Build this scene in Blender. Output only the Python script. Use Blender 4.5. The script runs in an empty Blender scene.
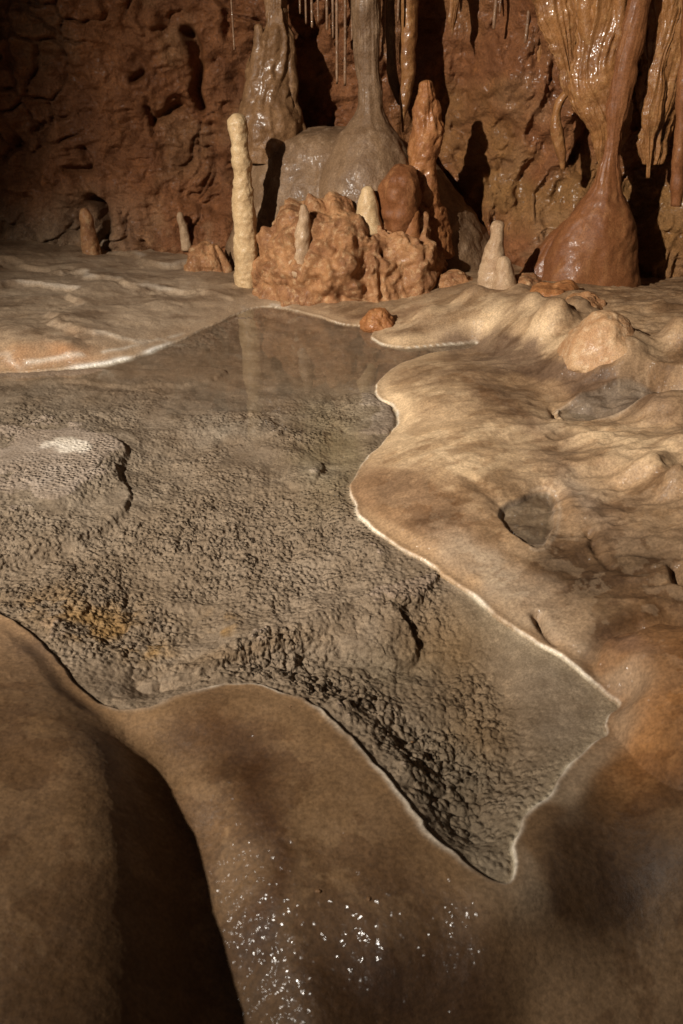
import bpy, math, random
import numpy as np
random.seed(7)
S = bpy.context.scene
COL = S.collection
# ------------------------------------------------------------------ camera
CH, PITCH, LENS = 1.2, math.radians(30), 28.0
FP = LENS/36*1024
cp, sp = math.cos(PITCH), math.sin(PITCH)
def ray(px, py):
    a = (px-341.5)/FP; b = (512-py)/FP
    return a, cp+b*sp, -sp+b*cp
def G(px, py, z=0.0):                 # point of height z seen at a pixel
    a, y, d = ray(px, py); t = (z-CH)/d
    return a*t, y*t
def P(px, py, Y):                     # point at distance Y seen at a pixel
    a, y, d = ray(px, py); t = Y/y
    return np.array([a*t, Y, CH+d*t]), t/FP
def proj(x, y, z):
    zz = z-CH; dep = y*cp-zz*sp; up = y*sp+zz*cp
    return 341.5+FP*x/dep, 512-FP*up/dep
cam = bpy.data.objects.new('camera', bpy.data.cameras.new('camera'))
COL.objects.link(cam); S.camera = cam
cam.location = (0, 0, CH); cam.rotation_euler = (math.radians(90)-PITCH, 0, 0)
cam.data.sensor_fit = 'VERTICAL'; cam.data.sensor_height = 36; cam.data.lens = LENS
cam.data.clip_start = .02; cam.data.clip_end = 200
cam.data.dof.use_dof = True; cam.data.dof.focus_distance = 2.9; cam.data.dof.aperture_fstop = 5.6

# ------------------------------------------------------------------ noise
def hsh(i, j, k, s):
    h = (i.astype(np.int64)*73856093) ^ (j.astype(np.int64)*19349663) ^ (k.astype(np.int64)*83492791) ^ (s*2654435761 & 0x7fffffff)
    h = (h ^ (h >> 13))*1274126177 & 0x7fffffff
    h = (h ^ (h >> 16))*668265263 & 0x7fffffff
    return ((h ^ (h >> 15)) & 0xffff)/65535.0
def vn(x, y, z, s=0):                 # value noise -1..1
    i = np.floor(x); j = np.floor(y); k = np.floor(z)
    fx, fy, fz = x-i, y-j, z-k
    fx = fx*fx*fx*(fx*(fx*6-15)+10); fy = fy*fy*fy*(fy*(fy*6-15)+10); fz = fz*fz*fz*(fz*(fz*6-15)+10)
    r = 0
    for a in (0, 1):
        for b in (0, 1):
            for c in (0, 1):
                w = (fx if a else 1-fx)*(fy if b else 1-fy)*(fz if c else 1-fz)
                r = r+w*hsh(i+a, j+b, k+c, s)
    return r*2-1
def fbm(x, y, z, o=4, s=0, g=.5):
    r = 0; a = 1.0; n = 0
    c, d = .8, .6
    for q in range(o):
        r = r+a*vn(x, y, z, s+q); n += a; a *= g
        x, y, z = (x*c-y*d)*2.03+3.1, (x*d+y*c)*2.03+1.7, z*2.03+5.3
    return r/n*1.4
def ridge(x, y, z, o=4, s=0):
    r = 0; a = 1.0; n = 0
    for q in range(o):
        r = r+a*(1-np.abs(vn(x, y, z, s+q))*2.0); n += a; a *= .5
        x, y, z = x*2.07+1.3, y*2.07+4.1, z*2.07+2.2
    return r/n
def vor2(x, y, s=0):
    i = np.floor(x); j = np.floor(y); z0 = np.zeros_like(i)
    F1 = np.full(x.shape, 9.0); F2 = F1.copy(); ID = F1*0
    for a in (-1, 0, 1):
        for b in (-1, 0, 1):
            I, J = i+a, j+b
            h = hsh(I, J, z0, s)
            d = np.hypot(I+.1+.8*h-x, J+.1+.8*hsh(I, J, z0, s+1)-y)
            cl = d < F1
            F2 = np.where(cl, F1, np.minimum(F2, d)); ID = np.where(cl, h, ID); F1 = np.where(cl, d, F1)
    return F1, F2, ID
def vor3(x, y, z, s=0):
    i = np.floor(x); j = np.floor(y); k = np.floor(z)
    F1 = np.full(x.shape, 9.0); F2 = F1.copy()
    for a in (-1, 0, 1):
        for b in (-1, 0, 1):
            for c in (-1, 0, 1):
                I, J, K = i+a, j+b, k+c
                d = (I+hsh(I, J, K, s)-x)**2+(J+hsh(I, J, K, s+1)-y)**2+(K+hsh(I, J, K, s+2)-z)**2
                cl = d < F1
                F2 = np.where(cl, F1, np.minimum(F2, d)); F1 = np.where(cl, d, F1)
    return np.sqrt(F1), np.sqrt(F2)
def sst(a, b, x):
    t = np.clip((x-a)/(b-a), 0, 1); return t*t*(3-2*t)
def segd(x, y, pts, closed=False):    # distance to polyline
    best = np.full(x.shape, 1e9); n = len(pts)
    for q in range(n if closed else n-1):
        ax, ay = pts[q]; bx, by = pts[(q+1) % n]
        dx, dy = bx-ax, by-ay; L = dx*dx+dy*dy+1e-12
        t = np.clip(((x-ax)*dx+(y-ay)*dy)/L, 0, 1)
        best = np.minimum(best, (x-ax-t*dx)**2+(y-ay-t*dy)**2)
    return np.sqrt(best)
def inside(x, y, pts):
    r = np.zeros(x.shape, bool); n = len(pts)
    for q in range(n):
        ax, ay = pts[q]; bx, by = pts[(q+1) % n]
        if ay == by: continue
        c = ((ay > y) != (by > y)) & (x < (bx-ax)*(y-ay)/(by-ay)+ax)
        r ^= c
    return r
def smooth_poly(pts, k=4, closed=True):
    n = len(pts); out = []
    rng = range(n if closed else n-1)
    g = lambda i: np.array(pts[i % n] if closed else pts[max(0, min(n-1, i))], float)
    for i in rng:
        a, b, c, d = g(i-1), g(i), g(i+1), g(i+2)
        for q in range(k):
            t = q/k
            out.append(.5*((2*b)+(c-a)*t+(2*a-5*b+4*c-d)*t*t+(3*b-a-3*c+d)*t**3))
    if not closed: out.append(g(n-1))
    return np.array(out)

# ------------------------------------------------------------------ meshes
def mesh_obj(name, V, F, mat, parent=None, attrs=None):
    V = np.asarray(V, np.float32); F = np.asarray(F, np.int32)
    me = bpy.data.meshes.new(name); k = F.shape[1]
    me.vertices.add(len(V)); me.vertices.foreach_set('co', V.ravel())
    me.loops.add(F.size); me.loops.foreach_set('vertex_index', F.ravel())
    me.polygons.add(len(F)); me.polygons.foreach_set('loop_start', np.arange(0, F.size, k, dtype=np.int32))
    me.polygons.foreach_set('use_smooth', np.ones(len(F), bool))
    me.update(calc_edges=True); me.validate()
    for an, av in (attrs or {}).items():
        if av.ndim == 2:
            at = me.attributes.new(an, 'FLOAT_COLOR', 'POINT')
            at.data.foreach_set('color', np.concatenate([av, np.ones((len(av), 1))], 1).astype(np.float32).ravel())
        else:
            at = me.attributes.new(an, 'FLOAT', 'POINT'); at.data.foreach_set('value', av.astype(np.float32))
    me.materials.append(mat)
    o = bpy.data.objects.new(name, me); COL.objects.link(o)
    if parent: o.parent = parent
    return o
def tag(o, label=None, cat=None, group=None, kind=None):
    if label: o['label'] = label
    if cat: o['category'] = cat
    if group: o['group'] = group
    if kind: o['kind'] = kind
    return o
def gridF(nr, nc, wrap=False):
    i = np.arange(nr-1)[:, None]; j = np.arange(nc if wrap else nc-1)[None, :]
    j2 = (j+1) % nc
    return np.stack([i*nc+j, i*nc+j2, (i+1)*nc+j2, (i+1)*nc+j], -1).reshape(-1, 4)

# ------------------------------------------------------------------ materials
class NT:
    def __init__(s, name):
        s.m = bpy.data.materials.new(name); s.m.use_nodes = True
        s.t = s.m.node_tree; s.t.nodes.clear()
        s.out = s.n('ShaderNodeOutputMaterial'); s.pos = s.n('ShaderNodeNewGeometry').outputs['Position']
    def n(s, t, **k):
        o = s.t.nodes.new(t)
        for a, b in k.items(): setattr(o, a, b)
        return o
    def l(s, a, b): s.t.links.new(a, b)
    def noise(s, sc, det=6, rough=.6, stretch=None, dist=0):
        v = s.pos
        if stretch:
            mp = s.n('ShaderNodeMapping'); mp.inputs['Scale'].default_value = stretch[:3]
            if len(stretch) > 3: mp.inputs['Rotation'].default_value = (0, 0, stretch[3])
            s.l(v, mp.inputs[0]); v = mp.outputs[0]
        o = s.n('ShaderNodeTexNoise'); s.l(v, o.inputs['Vector'])
        o.inputs['Scale'].default_value = sc; o.inputs['Detail'].default_value = det
        o.inputs['Roughness'].default_value = rough; o.inputs['Distortion'].default_value = dist
        return o.outputs[0]
    def ramp(s, f, a, b, c0=0., c1=1.):
        r = s.n('ShaderNodeMapRange'); r.interpolation_type = 'SMOOTHSTEP'; s.l(f, r.inputs[0])
        for i, v in zip((1, 2, 3, 4), (a, b, c0, c1)): r.inputs[i].default_value = v
        return r.outputs[0]
    def mix(s, f, a, b, mode='MIX'):
        m = s.n('ShaderNodeMix', data_type='RGBA', blend_type=mode)
        for v, i in ((f, 0), (a, 6), (b, 7)):
            if hasattr(v, 'links'): s.l(v, m.inputs[i])
            else: m.inputs[i].default_value = v if i == 0 else (*v, 1)
        return m.outputs[2]
    def bump(s, h, dist, strength=1., prev=None):
        b = s.n('ShaderNodeBump'); s.l(h, b.inputs['Height'])
        b.inputs['Distance'].default_value = dist; b.inputs['Strength'].default_value = strength
        if prev: s.l(prev, b.inputs['Normal'])
        return b.outputs[0]
def rock(name, base, dark, light, rough=(.35, .7), scale=6, bumps=((60, .004), (250, .0012)), stretch=None, attr=False, coat=.0, cth=(.45, .65), spec=.22, cell=None, cb=(60, .006, .1)):
    k = NT(name)
    if attr:
        a = k.n('ShaderNodeAttribute', attribute_name='mineral').outputs['Color']
    n1 = k.ramp(k.noise(scale, 8, .65, stretch, .4), .35, .68)
    n2 = k.ramp(k.noise(scale*3.7, 6, .7, stretch), .48, .75)
    c = k.mix(n1, dark, base); c = k.mix(n2, c, light)
    if attr:
        c = k.mix(1.0, a, c, 'MULTIPLY')
    n3 = k.ramp(k.noise(scale*25, 3, .7), .3, .7, .74, 1.2)
    vm = k.n('ShaderNodeVectorMath', operation='SCALE'); k.l(c, vm.inputs[0]); k.l(n3, vm.inputs['Scale']); c = vm.outputs[0]
    p = k.n('ShaderNodeBsdfPrincipled'); k.l(c, p.inputs['Base Color'])
    rr = k.ramp(k.noise(scale*1.7, 5, .6), .35, .65, rough[0], rough[1]); k.l(rr, p.inputs['Roughness'])
    p.inputs['Specular IOR Level'].default_value = spec
    b = None
    if cell:
        vo = k.n('ShaderNodeTexVoronoi'); k.l(k.pos, vo.inputs['Vector']); vo.inputs['Scale'].default_value = cell[0]
        iv = k.ramp(vo.outputs['Distance'], 0, .7, 1, 0); b = k.bump(iv, cell[1], 1., b)
        k.l(k.n('ShaderNodeAttribute', attribute_name='wet').outputs['Fac'], b.node.inputs['Strength'])
    for sc, d in bumps: b = k.bump(k.noise(sc, 5, .6), d, 1., b)
    if b: k.l(b, p.inputs['Normal'])
    if coat:
        cw = k.ramp(k.noise(scale*1.3, 4, .6), cth[0], cth[1], 0, coat)
        if attr:
            w = k.n('ShaderNodeAttribute', attribute_name='wet').outputs['Fac']
            mm = k.n('ShaderNodeMath', operation='MULTIPLY'); k.l(cw, mm.inputs[0]); k.l(w, mm.inputs[1]); cw = mm.outputs[0]
        k.l(cw, p.inputs['Coat Weight']); p.inputs['Coat Roughness'].default_value = cb[2]
        cn = k.bump(k.noise(cb[0], 1.5, .5), cb[1], 1., None); k.l(cn, p.inputs['Coat Normal'])
    k.l(p.outputs[0], k.out.inputs[0])
    return k.m
M = {}
M['floor'] = rock('flowstone floor', (1, 1, 1), (.78, .76, .74), (1.12, 1.1, 1.06), (.45, .7), 5, ((28, .0022), (120, .0006), (420, .0009)), attr=True, cb=(52, .013, .17), coat=1.0, cth=(.34, .48))
M['bed'] = rock('cauliflower calcite', (1, 1, 1), (.72, .69, .65), (1.25, 1.23, 1.2), (.6, .85), 9, ((400, .0012),), attr=True, spec=.15, cell=(72, .009))
M['wall'] = rock('cave wall clay', (1, 1, 1), (.72, .66, .62), (1.25, 1.2, 1.1), (.42, .75), 4, ((22, .016), (70, .010), (220, .004)), attr=True, cb=(26, .012, .26), coat=.4, cth=(.46, .58))
M['pale'] = rock('pale calcite', (0.569, 0.389, 0.207), (0.448, 0.293, 0.149), (0.621, 0.466, 0.272), (.4, .6), 9, ((50, .004), (160, .0015)), cb=(38, .006, .24), coat=0.23)
M['cream'] = rock('cream calcite', (.42, .28, .165), (.31, .19, .105), (.52, .37, .23), (.45, .65), 9, ((50, .004), (160, .0015)), cb=(38, .006, .24), coat=0.15)
M['brown'] = rock('brown flowstone', (0.220, 0.118, 0.054), (0.146, 0.074, 0.032), (0.293, 0.164, 0.079), (.33, .55), 5, ((30, .006), (110, .0025)), cb=(38, .006, .24), coat=0.46)
M['grey'] = rock('grey brown flowstone', (.215, .13, .07), (.13, .073, .037), (.29, .19, .115), (.42, .62), 5, ((14, .012), (50, .004), (160, .0015)), stretch=(1, 1, .45), cb=(38, .006, .24), coat=0.23)
M['orange'] = rock('orange flowstone', (0.319, 0.133, 0.046), (0.227, 0.086, 0.030), (0.403, 0.195, 0.079), (.38, .6), 7, ((30, .006), (110, .003)), cb=(38, .006, .24), coat=0.31)
M['red'] = rock('red brown flowstone', (0.216, 0.085, 0.031), (0.152, 0.055, 0.020), (0.271, 0.119, 0.045), (.4, .6), 5, ((40, .0025), (150, .0015)), stretch=(1, 1, .3), cb=(38, .006, .24), coat=0.23)
M['rubble'] = rock('popcorn rubble', (.37, .18, .075), (.20, .085, .035), (.48, .30, .155), (.5, .75), 8, ((40, .006), (120, .004), (300, .0015)), cb=(38, .006, .24), coat=0.15)
M['straw'] = rock('straw calcite', (0.252, 0.140, 0.077), (0.168, 0.084, 0.042), (0.350, 0.252, 0.168), (.3, .5), 20, ((120, .001),), coat=.4)
M['curtain'] = rock('ochre drapery', (.30, .135, .045), (.19, .08, .028), (.38, .20, .08), (.3, .5), 7, ((26, .008), (90, .003)), cb=(38, .008, .18), coat=.7, cth=(.4, .6))
M['lump'] = rock('peach calcite', (.46, .29, .155), (.36, .19, .09), (.58, .41, .25), (.45, .65), 8, ((60, .003), (200, .0015)), cb=(38, .006, .24), coat=0.15)

# ------------------------------------------------------------------ floor and pool
EDGE = [(-160,385),(-60,380),(0,374),(60,370),(100,365),(135,357),(160,348),(190,336),(225,320),(258,308),(285,309),(318,317),(343,324),(372,329),
 (372,338),(385,345),(410,348),(440,345),(476,343),(470,348),(430,353),(402,364),(381,377),(374,387),(379,398),(392,410),(396,428),(382,443),
 (362,464),(350,488),(355,510),(370,526),(400,549),(430,566),(447,580),(470,597),(492,613),(520,632),(545,648),(566,660),(592,681),(616,704),(601,716),(602,732),
 (583,748),(565,764),(549,788),(528,808),(515,826),(508,852),(505,880),(480,870),(452,851),(428,829),(407,803),(385,773),(358,741),(330,714),
 (300,696),(262,686),(225,684),(185,691),(148,704),(118,707),(96,697),(72,676),(38,638),(0,612),(-60,590),(-160,560)]
E0 = [G(a, b) for a, b in EDGE]
EW = smooth_poly(E0, 3)
rs = np.random.RandomState(3)
EW = smooth_poly(EW, 2)
nx = fbm(EW[:, 0]*35, EW[:, 1]*35, EW[:, 0]*0, 3, 25)*.005+fbm(EW[:, 0]*9, EW[:, 1]*9, EW[:, 0]*0, 3, 5)*.010; ny = fbm(EW[:, 0]*9, EW[:, 1]*9, EW[:, 0]*0+7, 3, 9)*.010
EW = EW+np.stack([nx, ny], 1)

us = np.concatenate([np.arange(-230, -10, 4), np.arange(-10, 695, 1.15), np.arange(697, 915, 4)])
vs = np.concatenate([np.arange(238, 420, .6), np.arange(420, 700, .75), np.arange(700, 1036, 1.1), np.arange(1038, 1230, 4)])
U0, V0 = np.meshgrid(us, vs)
X, Y = G(U0, V0, 0.0)
shape = X.shape; X = X.ravel(); Y = Y.ravel()
def coarse(f, st=5):                  # evaluate a smooth function on every fifth grid point and interpolate
    X2, Y2 = X.reshape(shape), Y.reshape(shape)
    ii = np.unique(np.append(np.arange(0, shape[0], st), shape[0]-1)); jj = np.unique(np.append(np.arange(0, shape[1], st), shape[1]-1))
    R = f(X2[np.ix_(ii, jj)], Y2[np.ix_(ii, jj)])
    I = np.arange(shape[0]); J = np.arange(shape[1])
    R = np.stack([np.interp(I, ii, R[:, q]) for q in range(len(jj))], 1)
    return np.stack([np.interp(J, jj, R[q]) for q in range(shape[0])], 0).ravel()
def sdist(x, y, W):
    d = segd(x, y, W, True); return np.where(inside(x, y, W), -d, d)
def sdf(W, near=.06):
    d = coarse(lambda x, y: sdist(x, y, W)); m = np.abs(d) < near
    d[m] = sdist(WXY[0][m], WXY[1][m], W); return d
WXY = (X, Y)
D = sdf(EW)

def rbf(ctrl, c=.06, smooth=1e-3):
    A = np.array([(*G(px, py, z), z) for px, py, z in ctrl])
    n = len(A); r = np.hypot(A[:, None, 0]-A[None, :, 0], A[:, None, 1]-A[None, :, 1])
    K = np.sqrt(r*r+c*c)-np.eye(n)*smooth
    Q = np.concatenate([np.ones((n, 1)), A[:, :2]], 1)
    Mx = np.block([[K, Q], [Q.T, np.zeros((3, 3))]])
    w = np.linalg.lstsq(Mx, np.concatenate([A[:, 2], np.zeros(3)]), rcond=None)[0]
    def ev(x, y):
        r = w[n]+w[n+1]*x+w[n+2]*y
        for q in range(n): r = r+w[q]*np.sqrt((x-A[q, 0])**2+(y-A[q, 1])**2+c*c)
        return r
    return ev
SH = [(px, py, .006) for px, py in EDGE[::2]]
SH += [(560,276,.08),(640,270,.05),(720,262,.05),(500,262,.08),(620,285,.12),(700,290,.12),(0,340,.085),(60,340,.075),(-100,345,.09),(100,343,.055),(140,338,.03),(0,310,.10),(70,305,.09),(150,300,.06),(210,300,.035),(0,280,.12),(-120,290,.14),(100,275,.09),(180,276,.06),
 (100,262,.09),(180,262,.07),(0,255,.15),(240,290,.03),(260,275,.05),(-150,262,.16),
 (300,285,.05),(350,290,.05),(400,290,.06),(400,320,.035),(430,305,.07),(470,290,.12),(505,282,.15),(540,292,.17),(470,322,.07),(520,318,.12),(560,330,.13),(610,345,.14),(683,350,.17),(683,318,.2),(600,300,.2),
 (430,332,.035),(470,335,.03),(530,345,.07),(590,365,.10),(660,385,.12),(760,380,.18),(760,300,.25),(860,400,.22),
 (500,352,.02),(540,368,.03),(580,388,.035),(610,402,.03),(650,412,.045),(560,408,.03),
 (410,375,.04),(440,366,.05),(490,372,.055),(400,400,.035),(430,400,.06),(480,405,.075),(520,400,.065),(530,425,.07),(415,440,.045),(460,440,.075),(500,450,.075),(560,440,.07),
 (385,480,.035),(420,480,.055),(470,490,.065),(380,510,.02),(420,525,.035),(460,540,.035),(500,500,.055),(600,440,.10),(650,445,.12),(683,460,.13),(640,490,.10),(683,510,.11),(590,490,.08),(600,525,.07),(570,540,.05),(620,560,.065),
 (683,560,.09),(650,590,.075),(590,590,.05),(490,575,.02),(520,600,.02),(560,610,.025),(600,640,.03),(565,645,.015),(620,610,.05),(760,520,.16),(760,620,.16),(860,560,.2),(900,760,.2),
 (650,635,.05),(683,632,.06),(618,645,.03),(603,665,.015),(640,680,.05),(683,690,.07),(655,730,.04),(683,770,.06),(640,790,.03),(683,840,.05),(760,720,.16),
 (625,725,.02),(610,760,.012),(580,800,.01),(620,850,0),(560,850,.008),(535,840,.008),(560,900,-.02),(683,920,-.03),(610,930,-.05),(600,1010,-.10),(683,1024,-.12),(760,950,-.05),(760,1100,-.2),
 (520,920,-.02),(500,900,.004),(450,880,.005),(400,850,.008),(350,800,.008),(450,930,-.02),(400,900,0),(480,990,-.06),(400,970,-.035),(350,890,.0),(330,960,-.03),(330,1024,-.05),(420,1040,-.10),(300,800,.01),(290,730,.01),(240,705,.012),(190,712,.008),
 (330,860,.0),(255,770,0),(210,745,.0),(500,1100,-.18),(320,1110,-.12),(150,722,.004),
 # near left dome, its flank and the gully beside it
 (40,655,.02),(80,695,.015),(0,650,.035),(0,700,.07),(60,700,.045),(95,735,.05),(40,780,.11),(0,800,.13),(70,860,.12),(0,920,.14),(60,980,.12),(0,1060,.13),(-80,660,.05),(-80,800,.12),(-120,950,.12),(-100,1100,.1),
 (104,762,.072),(112,790,.082),(115,825,.088),(116,860,.09),(116,930,.09),(113,1000,.09),(108,1070,.085),
 (122,735,.0),(148,760,-.012),(172,788,-.02),(196,838,-.035),(212,890,-.045),(226,940,-.055),(240,990,-.07),(250,1040,-.08),
 (150,800,.01),(165,850,-.0),(175,910,-.01),(185,970,-.02),(195,1040,-.03),
 (205,785,-.003),(232,840,-.012),(258,900,-.018),(275,950,-.028),(295,1000,-.04),(320,1060,-.07)]
BD = [(px, py, -.012) for px, py in EDGE[::3] if px > 0]
BD += [(30,612,-.02),(100,675,-.02),(365,735,-.03),(400,775,-.035),(440,815,-.04),(480,852,-.03),(330,700,-.03),(30,450,-.012),(70,447,.004),(100,460,-.012),(60,500,-.02),(0,480,-.02),(130,470,-.05),(-60,470,-.02),(20,530,-.03),(120,520,-.045),
 (50,395,-.03),(150,385,-.03),(250,360,-.035),(320,350,-.03),(200,400,-.045),(250,430,-.025),(300,420,-.045),(340,400,-.04),(310,475,-.022),(330,520,-.05),(200,480,-.055),(250,550,-.065),(180,580,-.07),(100,580,-.06),
 (300,580,-.06),(360,420,-.03),(340,470,-.045),(30,590,-.06),(80,620,-.035),(130,650,-.06),(60,640,-.02),(200,640,-.06),(150,668,-.05),(200,655,-.045),(260,640,-.035),(320,622,-.03),(380,605,-.03),(410,600,-.035),(290,610,-.06),
 (150,690,-.06),(200,675,-.06),(260,668,-.07),(320,660,-.08),(380,640,-.06),(380,680,-.06),(340,690,-.06),(420,640,-.06),(440,620,-.05),(420,700,-.065),(400,740,-.06),(440,740,-.07),(430,780,-.06),
 (470,670,-.075),(500,650,-.05),(500,700,-.07),(480,740,-.065),(460,800,-.065),(490,840,-.05),(500,780,-.06),(540,740,-.035),(530,690,-.035),(560,700,-.025),(580,720,-.02),(520,800,-.03),(560,750,-.025),(-60,600,-.06)]
zs = coarse(rbf(SH), 4); zb = coarse(rbf(BD, .03), 4)
zb = zb*(1-.85*np.exp(np.minimum(D, 0)/.06))-.003
O = X*0
# hollows holding little puddles, cracks and steps of the right shore
PUD = [[(499,512),(520,500),(543,492),(553,500),(553,528),(541,550),(520,542),(505,530)],
       [(560,410),(600,402),(640,401),(683,406),(683,414),(640,420),(600,420),(566,421)]]
PZ = [.040, .030]
pud = []
wx = X+fbm(X*30, Y*30, O, 2, 31)*.004; wy = Y+fbm(X*30, Y*30, O, 2, 37)*.004
WXY = (wx, wy)
for pl, pz in zip(PUD, PZ):
    W = smooth_poly([G(a, b, pz) for a, b in pl], 4); pud.append(W)
    d = sdf(W)
    zs = np.where(d < .05, zs*sst(0, .05, np.maximum(d, 0))+(pz+.008)*(1-sst(0, .05, np.maximum(d, 0))), zs)
    zs = zs-.018*sst(.003, -.010, d)
def trench(pts, z, w, dep, seed):
    global zs
    W = smooth_poly([G(a, b, z) for a, b in pts], 3, False)
    d = coarse(lambda x, y: segd(x, y, W), 3); zs = zs-dep*np.exp(-(d/w)**2)*(.7+.6*fbm(X*12, Y*12, O, 2, seed))
trench([(538,610),(545,622),(556,636)], .03, .012, .045, 1)
trench([(590,528),(597,548),(612,565)], .065, .012, .03, 2)
trench([(552,402),(556,416)], .05, .012, .03, 3)
trench([(676,562),(683,578)], .09, .015, .05, 4)
trench([(610,700),(604,670),(612,650),(640,637)], .03, .02, .02, 5)
trench([(500,505),(480,490),(450,478)], .06, .03, .010, 6)
BLOB = smooth_poly([G(a, b, .07) for a, b in [(600,640),(612,627),(640,622),(683,624),(760,630),(780,740),(700,790),(655,760),(628,722),(612,695),(603,665)]], 3)
db = np.maximum(-sdf(BLOB), 0); zs = zs+.06*np.sqrt(np.clip(db/.08, 0, 1))
def bump(px, py, z, r, h, ry=None):
    global zs
    x0, y0 = G(px, py, z); zs = zs+h*np.exp(-((wx-x0)/r)**2-((wy-y0)/(ry or r))**2)
for a in [(606,350,.15,.26,.06),(551,320,.16,.2,.05),(664,392,.13,.2,.045),(500,312,.12,.18,.04),(450,320,.08,.16,.03),(540,345,.12,.16,.03),(655,462,.12,.05,.035),(672,478,.12,.05,.03),(635,468,.1,.035,.02),(590,436,.09,.06,.02),(683,440,.14,.06,.03),(570,300,.17,.1,.03),(480,300,.12,.1,.03),(520,335,.08,.07,.025),(575,352,.10,.08,.02),
          (20,352,.05,.1,.02),(70,350,.05,.06,.03),(110,290,.08,.14,.02),(160,304,.05,.10,.02),(205,298,.04,.09,.015),(60,320,.1,.12,.015),(140,320,.04,.1,.015),(545,318,.13,.08,.02)]: bump(*a)
def knob(px, py, z, rr, h, ry=None):
    global zs
    x0, y0 = G(px, py, z); q = ((wx-x0)/rr)**2+((wy-y0)/(ry or rr))**2; zs = zs+h*np.exp(-q**1.4)
knob(606, 358, .15, .17, .09); knob(652, 465, .13, .035, .03); knob(677, 482, .13, .045, .04); knob(632, 470, .11, .03, .02); knob(551, 322, .17, .085, .10); knob(664, 398, .14, .11, .075); knob(404, 339, .02, .085, .022); knob(530, 303, .18, .05, .04); knob(575, 312, .18, .06, .05); knob(500, 330, .1, .06, .015); knob(590, 385, .12, .06, .02)
knob(680, 340, .2, .08, .10); knob(425, 318, .05, .08, .03); knob(470, 300, .12, .07, .04); knob(520, 292, .16, .06, .03)
# flow ripples
ang = math.radians(-28); fx = X*math.cos(ang)-Y*math.sin(ang); fy = X*math.sin(ang)+Y*math.cos(ang)
far = sst(.02, .25, D)
u1, v1 = proj(X, Y, zs)
front = np.maximum(sst(640, 760, v1), sst(200, 120, u1)*sst(570, 620, v1))
zs = zs+far*(1-front)*(fbm(fx*3, fy*6, O, 4, 11)*.010+ridge(fx*6, fy*10, O, 4, 13)*.0025)
zs = zs+far*fbm(X*7, Y*7, O, 3, 17)*.003+sst(.01, .06, D)*(fbm(X*55, Y*55, O, 3, 18)*.0009+ridge(X*22, Y*22, O, 3, 20)*.0012*(1-front))
leftsh = sst(270, 230, u1)*sst(400, 370, v1)
ph = (Y+.30*X+.45*fbm(X*1.9, Y*1.9, O, 5, 19))*1.7; fr_ = ph-np.floor(ph)
zs = zs+leftsh*far*(sst(0, .16, fr_)*(1-fr_)*.028)
zs = zs+far*sst(.1, .3, D)*sst(470, 600, u1)*(1-front)*(-np.abs(fbm(X*5, Y*10, O, 3, 23))*.025)
# rim: overhanging thin lip then bank
lip = np.exp(-((D-.010)/.009)**2)
zs = np.where(D < .06, zs*sst(0, .06, D)+.0045*(1-sst(0, .06, D)), zs)+.0012*lip
zo = zs*sst(-.0005, .006, D)+(-.005)*(1-sst(-.0005, .006, D))
# bed
w1x = X+fbm(X*40, Y*40, O, 2, 41)*.004; w1y = Y+fbm(X*40, Y*40, O, 2, 43)*.004
bi = D < .02
def subset(f):
    r = np.zeros_like(X); r[bi] = f(w1x[bi], w1y[bi]); return r
def knobs(sc, s, e=.55):
    def f(x, y):
        a, b, i = vor2(x/sc, y/sc, s)
        return np.sqrt(np.clip(1-(a/.68)**2, 0, 1))*(.45+.75*i)-.35*(1-sst(0, .15, b-a))
    return subset(f)
K1 = knobs(.034, 51); K2 = knobs(.0185, 61); K0 = knobs(.075, 71)
ub, vb = proj(X, Y, zb)
def bl(u, v, cx, cy, rx, ry, rot=0):
    c, s = math.cos(rot), math.sin(rot); a = (u-cx)*c+(v-cy)*s; b = -(u-cx)*s+(v-cy)*c
    return np.exp(-(a/rx)**2-(b/ry)**2)
smooth = np.clip(1.2*bl(ub, vb, 560, 705, 75, 75, .6)+bl(ub, vb, 170, 370, 260, 28)+bl(ub, vb, 330, 350, 90, 45)+.8*bl(ub, vb, 250, 632, 110, 16, -.28)+.5*bl(ub, vb, 520, 660, 60, 30, .5), 0, 1)
big = np.clip(bl(ub, vb, 300, 660, 170, 40, -.2)+bl(ub, vb, 460, 780, 60, 90)+bl(ub, vb, 400, 690, 90, 60), 0, 1)
clump = np.clip(fbm(X*6, Y*6, O, 3, 77)*.6+.75, .25, 1.3)
amp = (1-.85*smooth)
ins = sst(0, -.05, D)
zbed = zb+amp*clump*ins*(K1*(.006+.006*big)+K2*(.0055+.002*big)+K0*.004)+fbm(X*9, Y*9, O, 3, 81)*.009*ins*(1-.6*smooth)+ridge(X*5, Y*5, O, 2, 83)*.012*ins*(1-.6*smooth)
def ledge(pts, z, h):
    global zbed
    W = smooth_poly([G(a, b, z) for a, b in pts], 3); d = sdf(W, .04)
    zbed = zbed+h*sst(.006, -.012, d+.006*fbm(X*30, Y*30, O, 2, 201))
ledge([(-80,425),(20,432),(60,436),(110,440),(128,452),(118,470),(130,490),(122,512),(90,530),(40,545),(-80,560)], -.02, .016)
ledge([(208,428),(225,418),(260,416),(276,424),(300,432),(270,440),(230,442)], -.03, .010)
ledge([(283,478),(290,466),(318,463),(324,472),(318,485),(298,490)], -.03, .012)
ledge([(326,404),(350,396),(380,404),(394,418),(392,440),(360,440),(335,425)], -.03, .010)
ledge([(285,520),(310,508),(322,516),(318,535),(290,540)], -.045, .010)
ledge([(-90,391),(60,386),(120,388),(180,385),(222,376),(215,368),(120,374),(0,380),(-90,384)], -.03, .012)
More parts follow.
